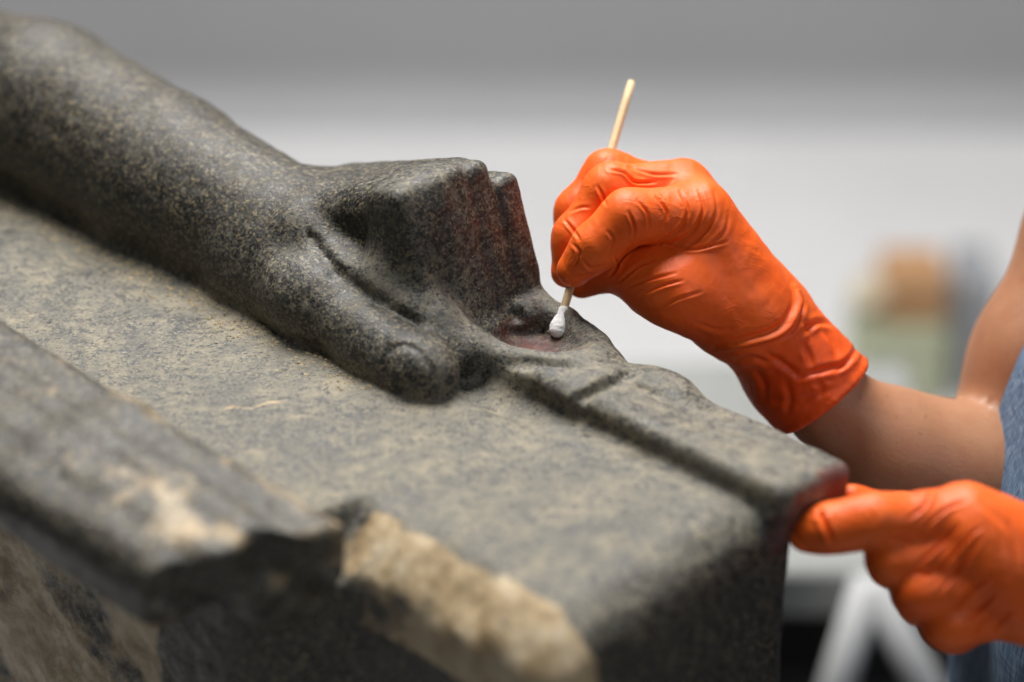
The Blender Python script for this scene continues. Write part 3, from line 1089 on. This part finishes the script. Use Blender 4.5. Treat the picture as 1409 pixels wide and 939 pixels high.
def right_glove():
    A = at
    pts = [A(740, 200, 0), A(1210, 620, 0)]
    lo = np.minimum(*pts)
    hi = np.maximum(*pts)
    lo = np.minimum(lo, A(760, 620, 0.0)) - np.array([0.012, 0.075, 0.02])
    hi = np.maximum(hi, A(1210, 200, 0.05)) + np.array([0.012, 0.075, 0.03])
    G = Solid(lo, hi, 0.00105)
    # palm: metacarpals, wide side turned away from us
    G.cone(A(1046, 436, 0.012), A(962, 296, 0.002), 0.0205, 0.0172, 0.012)
    G.cone(A(1050, 432, 0.026), A(938, 262, 0.022), 0.0205, 0.0158, 0.014)
    G.cone(A(1052, 436, 0.040), A(926, 268, 0.042), 0.0190, 0.0148, 0.014)
    G.cone(A(1052, 446, 0.050), A(922, 288, 0.060), 0.0175, 0.0135, 0.014)
    # heel of the hand, thumb ball
    G.cone(A(1020, 447, 0.010), A(930, 402, -0.001), 0.0165, 0.0172, 0.016)
    G.cone(A(1000, 430, 0.020), A(945, 350, 0.012), 0.018, 0.015, 0.016)
    # thumb passing under the index finger
    G.chain([A(934, 400, 0.0), A(893, 383, 0.004), A(848, 364, 0.014), A(802, 386, 0.0255)], [0.0170, 0.0150, 0.0122, 0.0094], 0.012, 1, 0.008)
    # fingers, far ones first
    G.chain([A(922, 288, 0.060), A(858, 262, 0.050), A(822, 300, 0.044), A(800, 345, 0.040)], [0.0135, 0.0115, 0.010, 0.0085], 0.006, 1, 0.008)
    G.chain([A(926, 268, 0.042), A(836, 240, 0.0285), A(793, 290, 0.027), A(783, 345, 0.026)], [0.0148, 0.0115, 0.0098, 0.0085], 0.003, 1, 0.008)
    G.chain([A(938, 262, 0.022), A(840, 259, 0.0090), A(791, 326, 0.0090), A(780, 374, 0.0120)], [0.0158, 0.0116, 0.0102, 0.0086], 0.002, 1, 0.008)
    G.chain([A(962, 297, 0.002), A(864, 298, -0.0130), A(822, 338, -0.0105), A(790, 371, -0.0045)], [0.0172, 0.0118, 0.0106, 0.0088], 0.0014, 1, 0.010)
    # wrist and loose cuff
    G.chain([A(1036, 424, 0.028), A(1062, 462, 0.030), A(1100, 512, 0.033), A(1128, 543, 0.035)], [0.0225, 0.0228, 0.0262, 0.0285], 0.009, 1, 0.012)
    # open end of the cuff
    ax = A(1134, 551, 0.036) - A(1062, 462, 0.030)
    ax /= np.linalg.norm(ax)
    s, X = G.sl(lo - 1, hi + 1)
    c0 = A(1132, 548, 0.036)
    d = (X[0] - c0[0]) * ax[0] + (X[1] - c0[1]) * ax[1] + (X[2] - c0[2]) * ax[2]
    G.cut(s, (-d).astype(np.float32), 0.004)
    b1_ = np.cross(ax, (0.2, 0.9, 0.1))
    b1_ /= np.linalg.norm(b1_)
    b2_ = np.cross(ax, b1_)
    bead = [c0 - ax * 0.0018 + 0.0279 * (math.cos(q) * b1_ + math.sin(q) * b2_) for q in np.linspace(0, 2 * math.pi, 41)]
    for i_ in range(40):
        G.cone(bead[i_], bead[i_ + 1], 0.0017, 0.0017, 0.002)
    inner = G.d_cone(X, c0 - ax * 0.016, c0 + ax * 0.02, 0.0205, 0.0240)
    G.cut(s, inner.astype(np.float32), 0.003)
    W = 2.1
    lines = [
        ([(838, 233), (860, 237), (872, 252), (902, 251)], 0.0011, W),
        ([(877, 276), (892, 293), (893, 314)], 0.0008, W),
        ([(904, 271), (919, 293), (914, 314)], 0.0010, W),
        ([(936, 264), (948, 288), (940, 313), (908, 334)], 0.0008, W * 1.1),
        ([(962, 262), (970, 288), (956, 317), (926, 337)], 0.0008, W * 1.1),
        ([(983, 264), (988, 293), (968, 324), (936, 346)], 0.0006, W * 1.2),
        ([(1003, 292), (1000, 318), (975, 340)], 0.0004, W * 1.2),
        ([(865, 292), (873, 311), (872, 327)], 0.0010, W),
        ([(915, 337), (955, 345), (1000, 333)], 0.0006, W),
        ([(838, 381), (856, 355), (870, 338)], 0.0009, W),
        ([(852, 388), (877, 366), (899, 359)], 0.0008, W),
        ([(864, 394), (897, 384), (930, 376)], 0.0006, W),
        ([(880, 407), (911, 393), (940, 386)], 0.0006, W),
        ([(900, 430), (930, 412), (965, 402)], 0.0005, W),
        ([(845, 352), (852, 366), (842, 380)], 0.0007, W),
        ([(787, 335), (798, 346), (796, 358), (786, 368)], 0.0006, W),
        ([(801, 358), (812, 370), (829, 366)], 0.0008, W),
        ([(779, 386), (800, 382), (822, 372)], 0.0004, W),
        ([(822, 256), (828, 268), (834, 282)], 0.0007, W),
        ([(777, 303), (790, 318), (797, 330)], 0.0007, W),
        ([(783, 292), (800, 285), (812, 286)], 0.0004, W),
        ([(866, 230), (900, 241), (932, 240)], 0.0006, W),
        ([(836, 318), (845, 330), (838, 345)], 0.0005, W),
        # fold where hand meets cuff
        ([(1095, 394), (1101, 418), (1086, 449), (1064, 464), (990, 482)], -0.0018, 4.0),
        ([(1101, 404), (1108, 424), (1094, 456), (1070, 472)], 0.0012, W),
        ([(1094, 466), (1124, 442), (1148, 447)], 0.0011, 4.0),
        ([(1098, 519), (1126, 511), (1168, 500)], 0.0011, 4.5),
        ([(1052, 485), (1078, 500), (1102, 519)], 0.0009, 4.5),
        ([(1105, 470), (1114, 490), (1118, 508)], 0.0008, 4.5),
        ([(1133, 452), (1146, 470), (1154, 492)], 0.0007, 4.0),
        ([(1150, 512), (1172, 492), (1186, 466)], 0.0012, 4.0),
        ([(1005, 498), (1036, 492), (1060, 500), (1085, 486)], 0.0008, 4.0),
        ([(1022, 541), (1088, 556), (1160, 532)], 0.0006, 5.0),
        ([(1080, 526), (1088, 545), (1084, 572)], 0.0005, 5.0),
        ([(1124, 520), (1132, 538), (1130, 556)], 0.0005, 5.0),
        ([(1038, 506), (1052, 528), (1054, 552)], 0.0006, 5.0),
        ([(1100, 436), (1114, 452), (1116, 468)], 0.0007, 4.0),
        ([(960, 445), (985, 455), (1012, 452)], 0.0004, 3.0),
    ]
    w0 = A(1062, 462, 0.030)

    def loose(V):
        return np.clip(((V - w0) @ ax) / 0.012, 0, 1)
    return finish_glove(G, lines, 'glove', PERSON, loose, 0.85, 3, 1.4, lambda V: np.clip(((c0 - V) @ ax - 0.003) / 0.008, 0, 1)), c0, ax


glove_r, cuff_c, cuff_ax = right_glove()
glove_r['label'] = 'orange glove pinching the cotton swab'


def left_glove():
    A = at
    T = -0.118
    lo = np.minimum(A(1070, 640, T), A(1560, 960, T)) - np.array([0.01, 0.075, 0.05])
    hi = np.maximum(A(1070, 640, T), A(1560, 960, T)) + np.array([0.01, 0.085, 0.05])
    G = Solid(lo, hi, 0.0014)

    def B(x, y, t=0.0):
        return A(x, y, T + t)
    # back of the hand
    G.cone(B(1500, 800, 0.02), B(1330, 716, 0.0), 0.023, 0.0172, 0.014)
    G.cone(B(1500, 815, 0.016), B(1352, 758, -0.006), 0.022, 0.0160, 0.014)
    G.cone(B(1500, 830, 0.016), B(1374, 800, -0.004), 0.021, 0.0152, 0.014)
    G.cone(B(1500, 845, 0.020), B(1396, 838, 0.004), 0.019, 0.0142, 0.014)
    # thumb behind the pointing finger
    G.chain([B(1450, 760, 0.045), B(1330, 722, 0.042), B(1245, 712, 0.036), B(1172, 688, 0.026)], [0.020, 0.0130, 0.0095, 0.0072], 0.010, 1, 0.01)
    # curled fingers: knuckle, bend, folded back into the palm
    G.chain([B(1396, 838, 0.004), B(1302, 858, -0.004), B(1310, 866, 0.020), B(1355, 858, 0.034)], [0.0128, 0.0102, 0.0098, 0.0090], 0.0016, 1, 0.008)
    G.chain([B(1374, 800, -0.004), B(1264, 814, -0.008), B(1268, 826, 0.018), B(1320, 820, 0.034)], [0.0128, 0.0104, 0.0098, 0.0090], 0.0016, 1, 0.008)
    G.chain([B(1352, 758, -0.006), B(1228, 770, -0.006), B(1228, 776, 0.020), B(1285, 775, 0.034)], [0.0130, 0.0106, 0.0098, 0.0090], 0.0016, 1, 0.008)
    # pointing finger on the stone
    G.chain([B(1330, 716, 0.0), B(1202, 716, -0.008), B(1146, 727, -0.006), B(1108, 735, -0.002)], [0.0165, 0.0097, 0.0093, 0.0080], 0.0020, 1, 0.012)
    # cuff, out of the picture
    G.chain([B(1490, 815, 0.018), B(1555, 835, 0.022)], [0.025, 0.027], 0.010, 1)
    W = 2.4
    lines = [
        ([(1126, 703), (1136, 722), (1146, 748)], 0.0017, 3.6),
        ([(1090, 728), (1098, 742), (1112, 756)], 0.0007, W),
        ([(1112, 706), (1124, 712), (1140, 706)], 0.0006, W),
        ([(1195, 700), (1202, 712), (1200, 728)], 0.0005, W),
        ([(1248, 715), (1270, 700), (1285, 672)], 0.0007, W),
        ([(1262, 735), (1300, 700), (1330, 690)], 0.0007, W),
        ([(1255, 782), (1292, 752), (1322, 722)], 0.0009, W),
        ([(1270, 800), (1300, 776), (1335, 735), (1352, 724)], 0.0009, W),
        ([(1290, 818), (1326, 776), (1350, 742)], 0.0008, W),
        ([(1305, 845), (1340, 810), (1365, 790)], 0.0009, W),
        ([(1330, 855), (1352, 835), (1372, 815)], 0.0008, W),
        ([(1335, 885), (1348, 860), (1362, 848)], 0.0008, W),
        ([(1360, 880), (1380, 850), (1400, 838)], 0.0007, W),
        ([(1210, 745), (1240, 742), (1262, 752)], 0.0006, W),
        ([(1240, 795), (1262, 788), (1285, 795)], 0.0006, W),
        ([(1350, 690), (1375, 720), (1380, 760)], 0.0005, 4),
        ([(1365, 700), (1395, 735), (1402, 780)], 0.0005, 4),
    ]
    return finish_glove(G, lines, 'glove', PERSON, lambda V: np.zeros(len(V)), 0.85, 17, 1.55)


glove_l = left_glove()
glove_l['label'] = 'orange glove pointing at the knee edge'


# ------------------------------------------------------------------ person: body and apron
def build_body():
    G = Solid((0.10, -0.30, 0.0), (0.80, 0.46, 1.50), 0.0048)
    # right arm: wrist, forearm, elbow, upper arm, shoulder
    wr = cuff_c - cuff_ax * 0.05
    el = at(1390, 640, 0.090)
    um = at(1448, 499, 0.085)
    sh = at(1640, 200, 0.075)
    G.chain([wr, cuff_c + cuff_ax * 0.004, at(1232, 632, 0.055), at(1322, 668, 0.068), at(1372, 680, 0.072)], [0.0170, 0.0205, 0.0350, 0.0410, 0.0390], 0.006, 1, 0.014)
    G.chain([el, um, at(1530, 335, 0.08), sh], [0.0385, 0.0405, 0.0430, 0.056], 0.003, 1, 0.02)
    # torso, leaning towards the stone
    hip = np.array([0.585, -0.01, 0.83])
    che = np.array([0.530, -0.00, 1.20])
    G.chain([hip, che], [0.165, 0.170], 0.05, 1, 0.05, flat=(1, 0, 0), fs=0.66)
    G.chain([sh, np.array([0.54, 0.0, 1.34]), np.array([0.57, -0.17, 1.31])], [0.056, 0.075, 0.058], 0.05, 1, 0.05)
    G.cone(np.array([0.53, 0, 1.36]), np.array([0.51, 0, 1.46]), 0.058, 0.054, 0.03)
    # left arm, out of the picture
    wl_ = at(1500, 820, -0.10)
    G.chain([wl_, at(1620, 850, -0.10), np.array([0.53, -0.22, 0.93]), np.array([0.57, -0.17, 1.31])], [0.022, 0.030, 0.040, 0.055], 0.02, 1, 0.03)
    # legs
    for yy in (-0.09, 0.08):
        G.chain([np.array([0.60, yy, 0.82]), np.array([0.61, yy, 0.46]), np.array([0.63, yy, 0.05])], [0.085, 0.060, 0.042], 0.03, 1, 0.04)
        G.cone(np.array([0.64, yy, 0.035]), np.array([0.50, yy, 0.030]), 0.035, 0.030, 0.02)
    V, Q, _ = G.mesh()
    V = relax(V, Q, 4, 0.5)
    return make_mesh('body', V, Q, MAT['skin'], PERSON)


body = build_body()


def build_clothes():
    """sleeveless top and trousers, a few millimetres over the body; both out of the picture"""
    G = Solid((0.36, -0.26, 0.74), (0.80, 0.26, 1.40), 0.006)
    G.chain([np.array([0.585, -0.01, 0.83]), np.array([0.530, 0, 1.20])], [0.171, 0.176], 0.05, 1, 0.05, flat=(1, 0, 0), fs=0.66)
    G.chain([np.array([0.545, 0.13, 1.315]), np.array([0.54, 0, 1.335]), np.array([0.565, -0.13, 1.31])], [0.062, 0.079, 0.064], 0.05, 1, 0.05)
    V, Q, _ = G.mesh()
    V = relax(V, Q, 3, 0.5)
    V = V + vnormals(V, Q) * (0.004 * fbm(V * np.array([1, 1, 0.4]), 22, 2, 5))[:, None]
    make_mesh('top', V, Q, MAT['top'], PERSON)
    G = Solid((0.44, -0.22, 0.06), (0.76, 0.22, 0.90), 0.006)
    for yy in (-0.09, 0.08):
        G.chain([np.array([0.595, yy, 0.82]), np.array([0.605, yy, 0.46]), np.array([0.628, yy, 0.10])], [0.096, 0.072, 0.060], 0.03, 1, 0.04)
    V, Q, _ = G.mesh()
    V = relax(V, Q, 3, 0.5)
    V = V + vnormals(V, Q) * (0.005 * fbm(V * np.array([1, 1, 0.5]), 18, 2, 15))[:, None]
    make_mesh('trousers', V, Q, MAT['denim'], PERSON)


build_clothes()


def build_apron():
    """bib apron: a wrap of cloth round the front of the body with soft vertical folds"""
    # front outline of the denim seen from the side: x of the front face by height
    rows = np.linspace(0.30, 1.22, 120)
    nth = 140
    V = []
    hts = np.array([0.30, 0.60, 0.76, 0.82, 0.87, 0.91, 0.95, 1.00, 1.06, 1.14, 1.22])
    fx = np.array([0.252, 0.226, 0.218, 0.222, 0.237, 0.262, 0.295, 0.331, 0.366, 0.405, 0.430])
    for z in rows:
        x0 = np.interp(z, hts, fx)
        ry = np.interp(z, [0.3, 0.8, 1.0, 1.1, 1.22], [0.21, 0.185, 0.170, 0.150, 0.110])
        for k in range(nth):
            th = -1.75 + 3.5 * k / (nth - 1)
            rx = 0.20
            fold = 0.006 * math.sin(th * 9 + 2.0 * math.sin(z * 5)) * np.interp(z, [0.3, 0.9, 1.2], [1.6, 0.7, 0.25])
            y = -0.015 + (ry + fold) * math.sin(th)
            x = x0 + rx * (1 - math.cos(th)) * 0.95 - fold
            V.append((x, y, z))
    V = np.array(V)
    n = nth
    Qd = []
    for i in range(len(rows) - 1):
        for k in range(nth - 1):
            Qd.append([i * n + k, (i + 1) * n + k, (i + 1) * n + k + 1, i * n + k + 1])
    Qd = np.array(Qd)[:, ::-1]
    o = make_mesh('apron', V, Qd, MAT['denim'], PERSON)
    m = o.modifiers.new('cloth', 'SOLIDIFY')
    m.thickness = 0.0022
    m.offset = -1
    # stitched seam
    row = 74
    pr = project(V[row * n:(row + 1) * n])[:, 0]
    kk = max(int(np.argmin(pr)) - 9, 3)
    pts = np.array([V[i * n + kk] for i in range(50, 120)])
    pts = pts + np.array([-0.0010, -0.0010, 0])
    tube('seam', pts, [0.0011] * len(pts), MAT['thread'], o, 6)
    return o


apron = build_apron()


# ------------------------------------------------------------------ behind: trestle, case, boxes
def leg_tube(name, a, b, r, mat, parent):
    a = np.asarray(a, float)
    b = np.asarray(b, float)
    return tube(name, [a + (b - a) * t for t in np.linspace(0, 1, 6)], [r] * 6, mat, parent, 14)


tz = 0.42
tp = on_height(1150, 787, tz)          # front edge of the bench top
tr = empty('trestle', (tp[0], tp[1], 0), 'low grey bench on splayed white legs behind the statue', 'bench')
box('bench_top', (tp[0] - 0.30, tp[1] + 0.16, tz - 0.022), (0.40, 0.16, 0.022), MAT['grey_board'], tr, bev=0.004)
ap = at(1196, 800, tp[1] / math.cos(PITCH) + 0.10)
fy = tp[1] - 0.022
k = (fy - CAM[1]) / ray(1196, 800)[1]
ap = CAM + ray(1196, 800) * k
for px in (1152, 1272):
    kk = (fy - 0.02 - CAM[1]) / ray(px, 939)[1]
    q = CAM + ray(px, 939) * kk
    ex = ap + (q - ap) * (ap[2] / (ap[2] - q[2]))
    leg_tube('leg', ap, (ex[0], ex[1], 0.0), 0.0135, MAT['white_metal'], tr)
for dx in (-0.10, 0.13):
    leg_tube('leg', (ap[0] - 0.52, tp[1] + 0.30, tz - 0.05), (ap[0] - 0.52 + dx, tp[1] + 0.34, 0.0), 0.0135, MAT['white_metal'], tr)

cc = empty('equipment_case', (tp[0] + 0.02, tp[1] + 0.2, 0), 'black equipment case on the floor under the grey bench', 'case')
box('case_body', (tp[0] + 0.02, tp[1] + 0.19, 0.13), (0.36, 0.17, 0.13), MAT['black_plastic'], cc, bev=0.012)
box('case_lid', (tp[0] + 0.02, tp[1] + 0.19, 0.285), (0.365, 0.175, 0.022), MAT['black_plastic'], cc, bev=0.01)

bp = on_height(1238, 560, 0.0)
b1 = box('storage_crate', (bp[0], bp[1] + 0.06, 0.050), (0.052, 0.055, 0.0485), MAT['green_board'], None, bev=0.004, origin=(bp[0], bp[1] + 0.06, 0.0015))
b1['label'] = 'pale green storage box on the floor under the brown carton'
b1['category'] = 'box'
b2 = empty('carton', (bp[0] + 0.01, bp[1] + 0.06, 0.10), 'brown carton on top of the pale green box', 'carton')
box('carton_body', (bp[0] + 0.012, bp[1] + 0.062, 0.131), (0.036, 0.04, 0.030), MAT['cardboard'], b2, bev=0.003)
box('carton_flap', (bp[0] - 0.040, bp[1] + 0.055, 0.128), (0.018, 0.036, 0.002), MAT['cream'], b2, axes=[[0.9, 0, 0.43], [0, 1, 0], [-0.43, 0, 0.9]], bev=0.0006)
gp = on_height(1322, 560, 0.0)
b3 = box('steel_bin', (gp[0] + 0.015, gp[1] + 0.07, 0.08), (0.022, 0.05, 0.078), MAT['grey_metal'], None, bev=0.006, origin=(gp[0] + 0.015, gp[1] + 0.07, 0.0015))
b3['label'] = 'grey steel bin on the floor beside the brown carton'
b3['category'] = 'bin'
